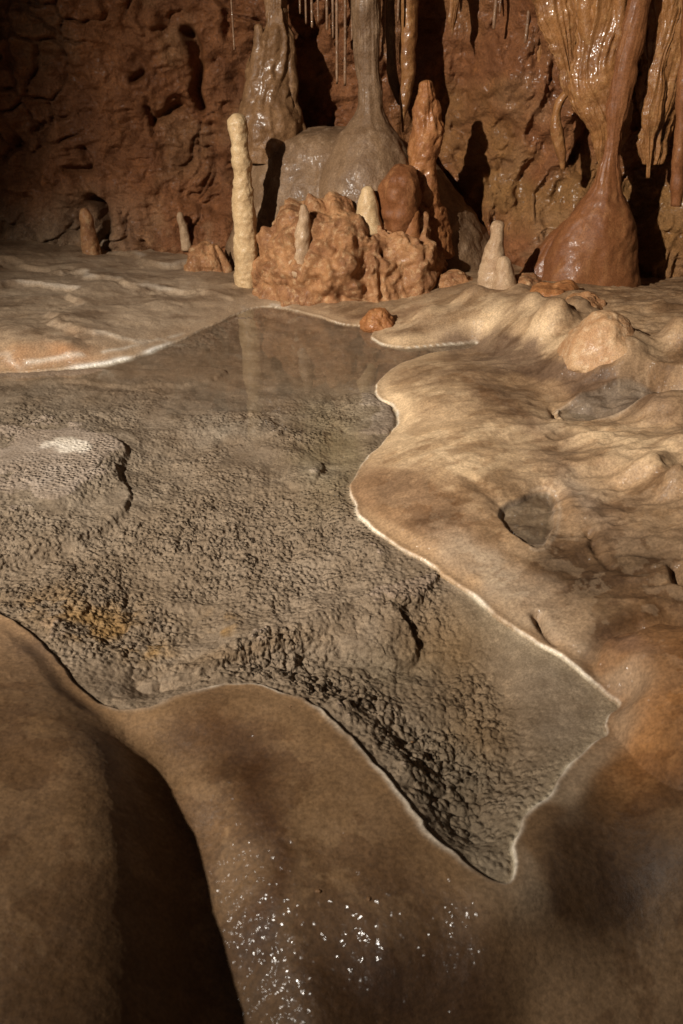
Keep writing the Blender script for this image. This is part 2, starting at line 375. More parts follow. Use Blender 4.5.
ledge([(130,690),(200,662),(280,636),(330,618),(400,596),(440,590),(420,612),(400,622),(420,650),(395,662),(340,648),(260,660),(200,684)], -.05, .024)
wallin = sst(0, -.012, D)
zi = (-.005)*(1-wallin)+np.minimum(zbed, .006)*wallin
Z = np.where(D > 0, zo, zi)
UA, VA = proj(X, Y, Z)
# ---- mineral colours of the floor, with lamp falloff painted into the foreground
wu = UA+fbm(X*8, Y*8, O, 4, 91)*16; wv = VA+fbm(X*8, Y*8, O, 4, 93)*12
def L(c, t, m): return c*(1-m[:, None])+np.array(t)[None, :]*m[:, None]
C = np.tile(np.array([.33, .205, .11]), (len(X), 1))
C = L(C, (.70, .50, .30), np.clip(bl(wu, wv, 430, 430, 110, 70, .3)+bl(wu, wv, 480, 325, 130, 28, .1)+bl(wu, wv, 610, 440, 90, 22, .2), 0, 1))
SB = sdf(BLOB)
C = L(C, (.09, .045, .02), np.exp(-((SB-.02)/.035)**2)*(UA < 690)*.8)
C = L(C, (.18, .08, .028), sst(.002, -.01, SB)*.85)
C = L(C, (.22, .12, .06), sst(.45, .62, bl(UA, VA, 408, 500, 75, 34, .35)+.10*fbm(X*14, Y*14, O, 4, 161))*.6)
C = L(C, (.25, .14, .07), np.clip(bl(wu, wv, 408, 500, 58, 26, .35)*1.0+bl(wu, wv, 455, 530, 60, 18, .5)*.8+bl(wu, wv, 505, 400, 75, 11, .75)*.8+bl(wu, wv, 425, 380, 40, 6, .1)*.4, 0, 1))
C = L(C, (.19, .12, .075), np.clip(bl(wu, wv, 560, 372, 100, 15, .33)*1.8+bl(wu, wv, 470, 352, 40, 8, .2)+bl(wu, wv, 540, 420, 40, 14, .4)*.6, 0, 1)*.9)
for W_, z_ in zip(pud, PZ): C = L(C, (.23, .17, .12), sst(.008, -.006, sdf(W_)))
C = L(C, (.60, .47, .34), np.exp(-((sdf(pud[0])-.012)/.006)**2)*.5*(UA > 530)+np.exp(-((sdf(pud[1])-.006)/.008)**2)*.6*sst(0, .3, fbm(X*6, Y*6, O, 2, 191)))
C = L(C, (.42, .32, .23), np.clip(bl(wu, wv, 590, 500, 50, 20, .9)*.8+bl(wu, wv, 545, 585, 40, 10, .5)*.5, 0, 1))
C = L(C, (.055, .029, .013), np.clip(bl(wu, wv, 640, 580, 70, 60, .3)*.6+bl(wu, wv, 560, 570, 60, 25, .4)*.6+bl(wu, wv, 620, 830, 90, 130)*.95+bl(wu, wv, 560, 900, 120, 100)*.6, 0, 1))  # brown wet patches mid right; bottom right painted dark for the beam's falloff
C = L(C, (.30, .14, .05), np.clip(bl(wu, wv, 660, 700, 50, 75)*.9+bl(wu, wv, 640, 760, 40, 40)*.5, 0, 1))
C = L(C, (.18, .10, .06), np.clip(bl(wu, wv, 633, 643, 26, 12, .2)*.8, 0, 1))
C = L(C, (.40, .31, .22), np.clip(bl(wu, wv, 500, 580, 90, 16, .65), 0, 1)*.8)
C = L(C, (.37, .27, .18), np.clip(bl(wu, wv, 100, 300, 190, 60)*1.2, 0, 1))
C = L(C, (.40, .20, .09), np.clip(bl(wu, wv, 68, 353, 24, 14)+.7*bl(wu, wv, 15, 358, 28, 10), 0, 1)*.8)
C = L(C, (.30, .17, .09), np.clip(bl(wu, wv, 380, 315, 60, 8)*.8, 0, 1))
st = sst(.0, .8, fbm(fx*5, fy*13, O, 6, 95, .6)+.2)*sst(.03, .12, D)*(1-front)
C = C*(1-.42*st[:, None]*np.array([.9, 1.0, 1.08]))
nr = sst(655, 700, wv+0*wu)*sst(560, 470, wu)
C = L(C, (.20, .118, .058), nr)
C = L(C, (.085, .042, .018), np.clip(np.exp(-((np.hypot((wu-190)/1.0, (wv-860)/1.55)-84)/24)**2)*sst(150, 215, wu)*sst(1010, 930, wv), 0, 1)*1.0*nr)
C = L(C, (.075, .037, .016), np.clip(bl(wu, wv, 220, 755, 60, 22, .2)*.8+bl(wu, wv, 430, 990, 190, 85)*1.1+bl(wu, wv, 380, 850, 30, 40)*.3, 0, 1)*nr)  # brown stains, plus lamp falloff painted as a dark tone along the lower bank
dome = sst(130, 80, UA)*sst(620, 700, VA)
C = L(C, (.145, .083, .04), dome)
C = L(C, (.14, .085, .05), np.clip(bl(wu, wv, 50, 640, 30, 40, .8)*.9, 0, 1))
inn = (D < 0)
B = np.tile(np.array([.325, .255, .2]), (len(X), 1))
B = L(B, (.42, .36, .31), np.clip(bl(wu, wv, 60, 470, 110, 60)+bl(wu, wv, 230, 425, 40, 14)+bl(wu, wv, 310, 475, 24, 10)+bl(wu, wv, 360, 410, 30, 20), 0, 1)*.8)
B = L(B, (.95, .9, .82), .85*sst(.3, .8, bl(UA, VA, 70, 444, 24, 9)+.35*fbm(X*25, Y*25, O, 3, 153)))
B = L(B, (.42, .34, .28), np.clip(bl(wu, wv, 270, 640, 170, 26, -.25)+bl(wu, wv, 300, 560, 90, 40), 0, 1)*.7)
B = L(B, (.42, .26, .11), np.clip(bl(wu, wv, 85, 612, 55, 16, .1)+bl(wu, wv, 110, 633, 20, 9)+bl(wu, wv, 148, 655, 20, 9)+bl(wu, wv, 215, 628, 18, 10), 0, 1)*.85*sst(-.5, .2, fbm(X*25, Y*25, O, 3, 101)))
B = L(B, (.27, .17, .085), np.clip(bl(wu, wv, 455, 650, 60, 45)+bl(wu, wv, 485, 735, 45, 40)*1.0+bl(wu, wv, 250, 650, 100, 10, -.3)*.6, 0, 1)*.75)
B = L(B, (.33, .26, .205), np.clip(bl(wu, wv, 560, 710, 55, 70, .6), 0, 1)*.9)
B = L(B, (.24, .20, .155), np.clip(bl(wu, wv, 450, 790, 50, 90, -.4)+bl(wu, wv, 380, 665, 60, 22), 0, 1)*.6)
B = L(B, (.33, .235, .165), np.clip(bl(wu, wv, 300, 340, 110, 40)+bl(wu, wv, 200, 372, 250, 16), 0, 1)*.8)
B = L(B, (.34, .28, .17), np.clip(bl(wu, wv, 335, 450, 40, 50), 0, 1)*.6)
B = L(B, (.50, .42, .33), np.exp(np.minimum(D, 0)/.035)*.75*sst(430, 480, UA)*sst(560, 620, VA))
C = np.where(inn[:, None], B*np.array([.72, .675, .62]), C)
pt = sst(.02, .10, fbm(fx*4, fy*6.5, O, 7, 141, .6))*sst(.03, .10, D)*(UA > 330)*(1-front)
C = C*(1-.28*pt[:, None]*np.array([.85, 1.0, 1.12]))
pt2 = sst(.10, .16, fbm(X*9+3, Y*9, O, 7, 147, .6))*sst(.04, .10, D)*(UA > 330)*(1-front)
C = L(C, (.50, .36, .23), pt2*.15)
pt3 = sst(.0, .10, fbm(X*7+3, Y*7, O, 7, 149, .62))*front*sst(.03, .12, D)
C = C*(1-.28*pt3[:, None]*np.array([.85, 1.0, 1.12]))
cw_ = .55+.9*np.clip(fbm(X*5, Y*5, O, 3, 151)+.3, 0, 1)
nearw = sst(670, 700, VA)*sst(520, 480, UA)
crust = np.exp(-((D-.003-.004*nearw)/((.0042+.003*nearw)*cw_))**2)*np.clip(.55+.95*fbm(X*11, Y*11, O, 4, 111), .12, 1)
C = L(C, (.36, .27, .18), np.exp(-((D-.03)/.03)**2)*.45*sst(-.2, .4, fbm(X*7, Y*7, O, 3, 113))*sst(560, 600, VA)*sst(440, 520, UA))
nearrim = np.maximum(sst(680, 720, VA)*sst(520, 480, UA), sst(580, 600, VA)*sst(200, 150, UA))
C = L(C, (.70, .61, .49), crust*(1-.85*nearrim*(1-.75*sst(130, 200, UA)))*(1-.55*(UA < 240)*(VA < 400)))
C = L(C, (.66, .58, .48), np.exp(-((fr_-.12)/.05)**2)*leftsh*.35*sst(-.1, .4, fbm(X*4, Y*4, O, 3, 121)))
C = L(C, (.80, .74, .66), np.exp(-((D-.006)/.014)**2)*sst(60, 85, UA)*sst(180, 150, UA)*(VA < 400)*sst(-.5, .0, fbm(X*4, Y*4, O, 2, 123)))
vein = np.exp(-((D-.05-.03*fbm(X*3, Y*3, O, 2, 115))/.01)**2)*(UA < 300)*(VA < 380)*.6
C = L(C, (.66, .58, .48), np.clip(vein*sst(0, .4, fbm(X*6, Y*6, O, 2, 117)), 0, 1))
wetm = np.clip(1.3*bl(wu, wv, 370, 960, 110, 75)+.8*bl(wu, wv, 640, 665, 40, 25)+.25*bl(wu, wv, 300, 800, 60, 120)+.25*(UA < 270)*(VA < 400)+.3*bl(wu, wv, 600, 410, 70, 12), 0, 1)*(D > 0)*(1-dome)
wetm = np.maximum(wetm, .12*(1-dome)*(1-nr)*sst(760, 700, VA))
for W_ in pud: wetm = np.maximum(wetm, 0)
VV = np.stack([X, Y, Z], 1); F = gridF(*shape)
fin = (D[F] < 0).sum(1) >= 2
rg = np.clip(amp*clump*(.35+.65*sst(330, 560, VA)), 0, 1)
def sub(name, mask, mat):
    f = F[mask]; u, inv = np.unique(f, return_inverse=True)
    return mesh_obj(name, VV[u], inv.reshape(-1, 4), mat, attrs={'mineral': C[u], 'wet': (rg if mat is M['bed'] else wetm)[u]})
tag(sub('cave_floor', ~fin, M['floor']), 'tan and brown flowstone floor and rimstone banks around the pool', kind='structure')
tag(sub('pool_bed', fin, M['bed']), 'grey cauliflower calcite bed of the rimstone pool', kind='structure')

# ---- water
def water_mat(name, tint, rmin=.004):
    k = NT(name)
    lw = k.n('ShaderNodeLayerWeight'); lw.inputs[0].default_value = .5
    b = k.bump(k.noise(7, 3, .5), .0006, .5); k.l(b, lw.inputs['Normal'])
    pw = k.n('ShaderNodeMath', operation='POWER'); k.l(lw.outputs['Facing'], pw.inputs[0]); pw.inputs[1].default_value = 5
    fr = k.n('ShaderNodeMath', operation='MULTIPLY_ADD'); k.l(pw.outputs[0], fr.inputs[0]); fr.inputs[1].default_value = 1.35; fr.inputs[2].default_value = .02
    gl = k.n('ShaderNodeBsdfGlossy'); gl.inputs['Roughness'].default_value = rmin; k.l(b, gl.inputs['Normal'])
    tr = k.n('ShaderNodeBsdfTransparent'); tr.inputs[0].default_value = (*tint, 1)
    mx = k.n('ShaderNodeMixShader'); k.l(fr.outputs[0], mx.inputs[0]); k.l(tr.outputs[0], mx.inputs[1]); k.l(gl.outputs[0], mx.inputs[2])
    k.l(mx.outputs[0], k.out.inputs[0]); return k.m
M['water'] = water_mat('still cave water', (.93, .93, .90))
def water(name, W, z, grow=.004):
    n = len(W); d = np.roll(W, -1, 0)-np.roll(W, 1, 0); d /= np.linalg.norm(d, axis=1)[:, None]+1e-9
    area = np.sum(W[:, 0]*np.roll(W[:, 1], -1)-np.roll(W[:, 0], -1)*W[:, 1]); sg = 1 if area > 0 else -1
    Wo = W+np.stack([d[:, 1], -d[:, 0]], 1)*grow*sg
    if sg < 0: Wo = Wo[::-1]
    Wo = np.array(Wo)
    me = bpy.data.meshes.new(name); me.from_pydata([(a, b, z) for a, b in Wo], [], [list(range(n))]); me.update()
    me.materials.append(M['water'])
    o = bpy.data.objects.new(name, me); COL.objects.link(o); return o
tag(water('pool_water', EW, 0), 'still clear shallow water of the rimstone pool', kind='structure')
for i, (W, z) in enumerate(zip(pud, PZ)):
    tag(water('puddle_water', W, z-.004, .006), ['dark grey triangular puddle in the tan flowstone right of the pool', 'long thin grey puddle on the flowstone at the far right bank'][i], kind='structure')

# ------------------------------------------------------------------ back wall and overhang
def wall_y(x): return 5.45-.04*x+.06*np.sin(x*1.3+.6)-.54*sst(.35, 1.35, x)
nc, nrw = 820, 520
xs = np.linspace(-4.2, 4.2, nc); s = np.linspace(0, 1, nrw)
XX, SS = np.meshgrid(xs, s)
H = 1.75
zz = np.where(SS < .6, -.25+SS/.6*(H+.25), H+.62*np.sin(np.clip((SS-.6)/.4, 0, 1)*1.25))
yy = np.where(SS < .6, 0, -((SS-.6)/.4)**1.3*2.2)
yy = yy-.35*np.exp(-((zz-H)/.35)**2)*(SS < .6)*.6-.6*.35*(SS >= .6)
YY = wall_y(XX)+yy+.18*(.6-np.clip(zz, 0, .6))*-1
x, y, z = XX.ravel(), YY.ravel(), zz.ravel()
right = sst(.0, 1.0, x+.3*fbm(x, z, x*0, 2, 5))
mid = sst(.3, .5, x)
n_big = fbm(x*1.3, z*1.6, y*1.1, 4, 201)*.16
n_rough = ridge(x*3.2, z*3.6, y*3, 5, 211)*.055+fbm(x*11, z*13, y*11, 4, 221)*.032+ridge(x*24, z*26, y*20, 3, 223)*.010
wx_, wz_ = x+fbm(x*4, z*4, y*4, 3, 231)*.12, z+fbm(x*4, z*4, y*4, 3, 233)*.12
f1, f2 = vor3(wx_*4.5, y*1.2, wz_*5.5, 241); chips = sst(0, .16, f2-f1)
f1b, f2b = vor3(wx_*14, y*4, wz_*16, 251)
wob = fbm(x*4, z*2.5, y, 3, 5)*.9
drape = ridge(x*7+wob, z*1.8, y*0, 3, 261)*.05+ridge(x*5+wob, z*3.4+wob, y*0, 4, 271)*.045+fbm(x*14, z*11, y, 4, 263)*.03
knob = np.sqrt(np.clip(1-(f1b/.8)**2, 0, 1))
dl = n_big+(1-right)*(n_rough+(chips-1)*.05*sst(-.1, .4, fbm(x*1.5, z*2, y, 2, 281))+knob*.014)+right*(drape*1.3+knob*.014)
# deep cracks of the left wall
def crack(pts, w, dep):
    W = smooth_poly([P(a, b, 5.4)[0][[0, 2]] for a, b in pts], 3, False)
    d = segd(wx_*.25+x*.75, wz_*.25+z*.75, W); return -dep*np.exp(-(d/w)**2)
for a in ([(187,30),(196,60),(197,85),(200,105)],[(196,88),(192,102)],), : pass
for a, w, dep in (([(187,30),(194,45),(197,70),(196,88),(200,108)], .03, .20), ([(130,76),(140,70)], .02, .1), ([(150,122),(165,112),(180,108)], .018, .08), ([(84,150),(92,170),(70,170)], .02, .08),
                  ([(146,108),(152,134)], .02, .1), ([(30,128),(46,120)], .015, .06), ([(95,200),(104,215),(104,250)], .035, .2), ([(560,150),(572,120),(584,118)], .03, .10), ([(150,235),(160,250)], .02, .08), ([(10,140),(0,160)], .02, .08)):
    dl = dl+crack(a, w, dep)
ceil = (SS.ravel() > .6)
yn = y-dl*np.where(ceil, .4, 1); zn = z-np.where(ceil, dl, 0)
WC = np.tile(np.array([.225, .09, .034]), (len(x), 1))
WC = L(WC, (.25, .125, .042), right*sst(-.3, .4, fbm(x*2, z*2.5, y, 3, 291)+.1))
WC = L(WC, (.27, .14, .062), sst(.1, .6, fbm(x*3, z*3, y, 4, 293))*.6)
WC = L(WC, (.30, .21, .13), sst(.55, .15, z+.12*fbm(x*3, z*3, y, 3, 295))*sst(-1.0, -1.7, x)*.8)
WC = L(WC, (.32, .175, .085), sst(.2, .6, fbm(x*6, z*6, y, 4, 297))*sst(.5, .2, z)*.6)
WC = L(WC, (.11, .045, .02), sst(.0, .7, fbm(x*1.7, z*1.3, y, 3, 299))*.5*(1-right))
tag(mesh_obj('cave_wall', np.stack([x, yn, zn], 1), gridF(nrw, nc), M['wall'], attrs={'mineral': WC, 'wet': .25+.75*right}), 'red brown cave wall with overhang behind the pool', kind='structure')

# ------------------------------------------------------------------ formations
def sweep(pts, Y, squash=1.0, seg=56, step=.012, noise=(.0, 6), flutes=(0, 9), fine=(0, 40), seed=0, top=True, rings=(0, 30)):
    """pts: (px, py, r_px[, dY]) silhouette axis from top to bottom at distance Y"""
    A = []
    for p in pts:
        yv = Y+(p[3] if len(p) > 3 else 0)
        c, sc = P(p[0], p[1], yv); A.append([*c, p[2]*sc])
    A = np.array(A)
    A = smooth_poly(A, 12, False)
    if top:                                           # round the upper end
        t = A[0]; d = t[3]
        cap = [[t[0], t[1], t[2]+d*.9*math.sin(q), d*math.cos(q)] for q in np.linspace(1.5, .15, 9)]
        A = np.concatenate([np.array(cap), A])
    # resample along length
    seglen = np.linalg.norm(np.diff(A[:, :3], axis=0), axis=1)+np.abs(np.diff(A[:, 3]))
    cum = np.concatenate([[0], np.cumsum(seglen)]); n = max(10, int(cum[-1]/step))
    ts = np.linspace(0, cum[-1], n); A = np.stack([np.interp(ts, cum, A[:, q]) for q in range(4)], 1)
    th = np.linspace(0, 2*math.pi, seg, endpoint=False)
    cx, cy, cz, r = [A[:, q][:, None] for q in range(4)]
    ct, sn = np.cos(th)[None, :], np.sin(th)[None, :]
    x = cx+r*ct; y = cy+r*sn*squash; z = cz+0*ct
    d = noise[0]*fbm(x*noise[1], y*noise[1], z*noise[1], 3, seed)
    d = d+fine[0]*fbm(x*fine[1], y*fine[1], z*fine[1], 3, seed+5)
    if flutes[0]:
        tw = fbm(x*3, y*3, z*2, 2, seed+9)*.8
        d = d+flutes[0]*(ridge(np.cos(th+tw)*flutes[1]*.35, np.sin(th+tw)*flutes[1]*.35, z*1.5, 3, seed+7))
    if rings[0]:
        d = d+rings[0]*fbm(z*rings[1], x*4, y*4, 2, seed+3)
    k = np.clip(r/.03, .25, 1)
    d = d*k
    x = x+d*ct; y = y+d*sn*squash; z = z+d*.15
    V = np.stack([x, y, z], -1).reshape(-1, 3)
    F = gridF(n, seg, True)[:, ::-1]
    V = np.concatenate([V, [[A[0, 0], A[0, 1], A[0, 2]+.0]], [[A[-1, 0], A[-1, 1], A[-1, 2]]]])
    a = np.arange(seg); t0 = len(V)-2; t1 = len(V)-1
    # caps as degenerate-free quads: pair the fan
    capT = [[t0, (q) % seg, (q+1) % seg, (q+2) % seg] for q in range(0, seg, 2)]
    b0 = (n-1)*seg
    capB = [[t1, b0+(q+2) % seg, b0+(q+1) % seg, b0+q] for q in range(0, seg, 2)]
    return V, np.concatenate([F, capT, capB])
def join(*parts):
    Vs, Fs, o = [], [], 0
    for V, F in parts: Vs.append(V); Fs.append(F+o); o += len(V)
    return np.concatenate(Vs), np.concatenate(Fs)
def thing(name, VF, mat, label, cat, group=None):
    if isinstance(VF, list):
        b = min(v[:, 2].min() for _, (v, f) in VF); A = VF[0][1][0]; c = np.array([A[:, 0].mean(), A[:, 1].mean(), b])
        e = bpy.data.objects.new(name, None); COL.objects.link(e); e.location = c; e.empty_display_size = .1
        for pn, (v, f) in VF: mesh_obj(pn, v-c, f, mat, e)
        return tag(e, label, cat, group)
    V, F = VF
    b = V[:, 2].min(); c = np.array([V[:, 0].mean(), V[:, 1].mean(), b])
    o = mesh_obj(name, V-c, F, mat); o.location = c
    return tag(o, label, cat, group)
def dome(px, py, Y, rx, rz, ry, e=2.0, n=(90, 140), big=(.0, 3), knobs=(0, 8), fine=(0, 40), seed=0, rocky=(0, 5), slump=0, pits=None):
    """blob: centre pixel at distance Y, half sizes in metres"""
    c, _ = P(px, py, Y)
    ph = np.linspace(.02, math.pi-.02, n[0])[:, None]; th = np.linspace(0, 2*math.pi, n[1], endpoint=False)[None, :]
    f = lambda v: np.sign(v)*np.abs(v)**(2/e)
    dx = f(np.sin(ph))*np.cos(th); dy = f(np.sin(ph))*np.sin(th); dz = f(np.cos(ph))+0*th
    flare = 1+slump*np.clip(.5-dz, 0, 1)
    x = c[0]+dx*rx*flare; y = c[1]+dy*ry*flare; z = c[2]+dz*rz
    N = np.stack([dx/rx, dy/ry, dz/rz], -1); N /= np.linalg.norm(N, axis=-1)[..., None]+1e-9
    d = big[0]*fbm(x*big[1], y*big[1], z*big[1], 3, seed)+fine[0]*fbm(x*fine[1], y*fine[1], z*fine[1], 4, seed+3)
    if knobs[0]:
        a = x+fbm(x*8, y*8, z*8, 2, seed+8)*.03
        f1, f2 = vor3(a*knobs[1], y*knobs[1], z*knobs[1], seed+11)
        d = d+knobs[0]*np.exp(-(f1/.42)**2)
        f1, f2 = vor3(a*knobs[1]*2.6, y*knobs[1]*2.6, z*knobs[1]*2.6, seed+21)
        d = d+knobs[0]*.4*np.exp(-(f1/.45)**2)
    if rocky[0]: d = d+rocky[0]*ridge(x*rocky[1], y*rocky[1], z*rocky[1], 4, seed+31)
    if pits: d = d-pits[0]*sst(.25, .55, fbm(x*pits[1], y*pits[1], z*pits[1]*.7, 3, seed+41))
    x = x+d*N[..., 0]; y = y+d*N[..., 1]; z = z+d*N[..., 2]
    V = np.stack([x, y, z], -1).reshape(-1, 3); F = gridF(n[0], n[1], True)[:, ::-1]
    V = np.concatenate([V, [V[:n[1]].mean(0)], [V[-n[1]:].mean(0)]]); sg = n[1]; b0 = (n[0]-1)*sg
    T = [[len(V)-2, q, (q+1) % sg, (q+2) % sg] for q in range(0, sg, 2)]; Bq = [[len(V)-1, b0+(q+2) % sg, b0+(q+1) % sg, b0+q] for q in range(0, sg, 2)]
    return V, np.concatenate([F, T, Bq])

thing('stalagmite', sweep([(237,123,10),(238,135,10.3),(240,148,8.6),(242,170,9.8),(243,185,9.6),(243,205,11),(245,225,11.2),(246,245,12),(246,262,11.2),(246,280,11.5),(247,294,11.5),(247,304,15),(247,316,20)], 4.6, noise=(.008, 14), fine=(.004, 40), rings=(.006, 22), step=.006, seed=3), M['pale'],
      'tall slender pale cream stalagmite with a knobbed tip at the far pool edge', 'stalagmite')
thing('flowstone_column', [('trunk', sweep([(272,-70,9),(275,-10,10),(276,20,12),(276,38,18),(272,55,21),(269,82,23),(268,105,26),(270,125,30),(272,160,33)], 5.12, noise=(.025, 7), flutes=(.014, 7), fine=(.009, 24), step=.008, seed=11, seg=110)),
      ('side_flow', sweep([(258,28,4),(259,45,6),(256,70,8),(252,95,8),(250,125,9)], 5.06, noise=(.015, 9), fine=(.004, 30), seed=13)),
      ('side_flow', sweep([(290,55,5),(293,85,6),(294,110,6),(300,132,7)], 5.08, noise=(.015, 9), fine=(.004, 30), seed=14))], M['brown'],
      'lumpy brown fluted column with a narrow neck at upper left of the hump', 'flowstone column')
thing('flowstone_column', sweep([(362,-90,24),(366,-20,15),(367,20,13.5),(368,60,11.5),(370,90,10.5),(370,108,12),(370,122,19),(370,136,30),(369,150,38),(368,166,46),(368,185,52),(368,215,58)], 4.86, squash=.9, noise=(.012, 6), flutes=(.008, 8), fine=(.003, 30), seed=21, seg=90), M['grey'],
      'smooth grey brown column flaring into a bell shaped foot on top of the hump', 'flowstone column')
thing('flowstone_hump', sweep([(332,127,14),(332,129,34),(333,134,56),(337,144,74),(342,162,90),(349,190,106),(358,222,122),(364,262,136),(366,300,142)], 5.12, squash=.62, noise=(.03, 3), flutes=(.022, 5), fine=(.010, 14), step=.009, seed=37, seg=260, top=False), M['grey'],
      'broad smooth grey brown flowstone hump behind the rubble mound, carrying two columns', 'flowstone hump')
thing('stalagmite', [('shaft', sweep([(427,87,7),(427,100,11.5),(427,118,13),(428,132,15.5),(425,150,15),(423,166,14),(422,182,16),(424,202,17),(426,225,21),(427,255,27)], 4.74, noise=(.016, 12), fine=(.006, 35), flutes=(.006, 8), step=.007, seed=41, seg=80)),
      ('side_spur', sweep([(412,215,7),(409,240,10),(408,262,12)], 4.5, noise=(.015, 12), seed=43))], M['orange'],
      'knobbly orange stalagmite rising beside the red boulder on the right of the hump', 'stalagmite')
thing('boulder', dome(400, 206, 4.58, .11, .20, .12, e=2.2, big=(.03, 6), fine=(.006, 30), seed=51), M['red'], 'smooth red brown rounded boulder against the foot of the orange stalagmite', 'boulder')
mound = dome(349, 280, 4.62, .50, .42, .34, e=2.5, n=(260, 460), big=(.09, 4.5), knobs=(.046, 9), fine=(.012, 22), pits=(.05, 6), seed=61, slump=.18)
thing('rubble_mound', mound, M['rubble'], 'knobbly orange brown mound of calcite popcorn at the far edge of the pool', 'rock mound')
thing('stalagmite', sweep([(368,192,6.5),(368,202,9.5),(368,215,12),(368,232,17)], 4.52, noise=(.006, 12), fine=(.003, 40), seed=71), M['pale'], 'short blunt pale tan stalagmite on top of the orange rubble mound', 'stalagmite')
thing('stalagmite', sweep([(304,208,4),(304,218,6),(302,232,8),(300,252,10),(299,275,12)], 4.36, noise=(.014, 12), fine=(.004, 40), seed=73), M['cream'], 'small greyish stub of a stalagmite on the left flank of the rubble mound', 'stalagmite')
thing('stalagmite', [('spire', sweep([(497,227,7.2),(497,238,7),(495,250,9.5),(493,265,12),(491,280,14),(491,300,17)], 4.15, noise=(.008, 12), fine=(.003, 40), rings=(.004, 30), seed=81)),
      ('side_spire', sweep([(504,262,6.5),(504,272,9.5),(504,284,12.5),(504,300,15)], 4.08, noise=(.006, 12), fine=(.003, 40), seed=83))], M['cream'],
      'pale double stalagmite with a bulb tip on the bank right of the rubble mound', 'stalagmite')
thing('flowstone_column', [('column', sweep([(652,-90,16),(644,-30,11.5),(638,10,10.5),(630,50,10.5),(622,90,10),(615,130,9.5),(611,160,9.5),(608,178,12),(605,194,18),(601,210,27),(597,226,35),(593,244,42),(590,264,48),(588,290,53),(587,340,58)], 4.42, squash=.7, noise=(.02, 5), flutes=(.006, 5), fine=(.005, 26), seed=91, seg=120)),
      ('skirt', sweep([(586,206,6),(576,226,15),(564,248,25),(554,272,34),(546,300,42),(540,340,48)], 4.5, squash=.7, noise=(.02, 6), flutes=(.012, 6), fine=(.005, 26), seed=95, seg=100))], M['red'],
      'long smooth red brown column ending in a wide bell shaped base at the right', 'flowstone column')
thing('drapery', [('curtain_fold', sweep([(606,-90,34),(606,-20,31),(605,10,29),(602,45,25),(599,70,25),(600,95,26),(603,112,23),(606,130,16),(608,150,11),(607,172,8),(606,192,6)], 4.52, squash=.6, noise=(.03, 7), flutes=(.03, 8), fine=(.007, 30), step=.007, seed=101, seg=140)),
      ('drip', sweep([(590,100,12),(594,120,9),(599,140,6),(603,165,5),(604,190,4)], 4.55, noise=(.012, 9), seed=103))], M['curtain'],
      'wet ochre brown flowstone curtain tapering down behind the long right column', 'drapery')
thing('drapery', sweep([(574,86,3),(566,93,4),(559,103,4.5),(556,120,5.5),(558,138,6.5),(561,155,5),(563,170,2)], 4.68, noise=(.008, 12), fine=(.003, 40), seed=111, top=True), M['curtain'], 'small curved ochre drapery on the wall left of the big curtain', 'drapery', None)
thing('drapery', sweep([(672,-60,12),(673,0,11),(668,35,9),(660,62,8),(656,95,9.5),(652,118,7.5),(650,140,5),(649,160,3),(648,178,1.2)], 4.52, squash=.7, noise=(.016, 10), flutes=(.015, 8), fine=(.004, 40), seed=121, seg=80), M['curtain'], 'narrow ochre drapery narrowing to a dripping point right of the long column', 'drapery')
thing('stalactite', sweep([(694,-60,8),(690,20,8),(684,90,7),(680,150,7),(677,190,6.5),(676,206,5)], 4.3, noise=(.006, 10), fine=(.003, 40), rings=(.004, 30), seed=131), M['red'], 'thick blunt red brown stalactite at the far right edge', 'stalactite')
thing('stalactite', sweep([(410,-50,9),(409,10,8.5),(407,50,8),(408,75,7),(405,98,5.5),(403,118,2),(403,132,1)], 5.05, noise=(.012, 10), fine=(.003, 40), seed=141), M['curtain'], 'orange brown tapering stalactite just right of the bell footed column', 'stalactite')
thing('stalactite', sweep([(392,-50,6),(390,10,5),(391,50,4.2),(392,75,5),(397,92,4),(400,105,2)], 5.1, noise=(.008, 10), fine=(.003, 40), seed=143), M['grey'], 'thin knobbly greyish stalactite between the bell footed column and the orange stalactite', 'stalactite')
# more wet flows clinging to the right wall
for q, (pts, yv, lab) in enumerate([
    ([(585,-50,9),(586,10,8),(588,40,7),(592,62,3)], 4.5, 'short rounded ochre flow at the top left edge of the big curtain'),
    ([(622,-50,6),(620,20,6),(616,60,5),(612,90,4),(610,110,2)], 4.46, 'thin ochre flow running down the big curtain beside the long column'),
    ([(655,-50,6),(655,20,5),(650,50,4),(646,80,2.5),(644,96,1.2)], 4.6, 'slim ochre drapery hanging between the long column and the narrow drapery')]):
    thing('drapery', sweep(pts, yv, noise=(.010, 10), fine=(.003, 40), seed=151+q*3), M['curtain'], lab, 'drapery')
thing('drapery', sweep([(674,-60,36),(673,20,33),(669,60,27),(661,95,18),(655,130,10),(652,165,5)], 4.55, squash=.35, noise=(.03, 9), flutes=(.05, 12), fine=(.007, 30), step=.007, seed=401, seg=140), M['curtain'], 'broad ochre flowstone sheet behind the narrow drapery at the right edge', 'drapery')
thing('drapery', sweep([(556,-60,26),(560,5,20),(565,45,12),(570,75,7),(573,96,3)], 4.62, squash=.35, noise=(.03, 9), flutes=(.04, 12), fine=(.007, 30), step=.007, seed=403, seg=120), M['curtain'], 'lumpy ochre flowstone sheet tapering down left of the big curtain', 'drapery')
rq = np.random.RandomState(5)
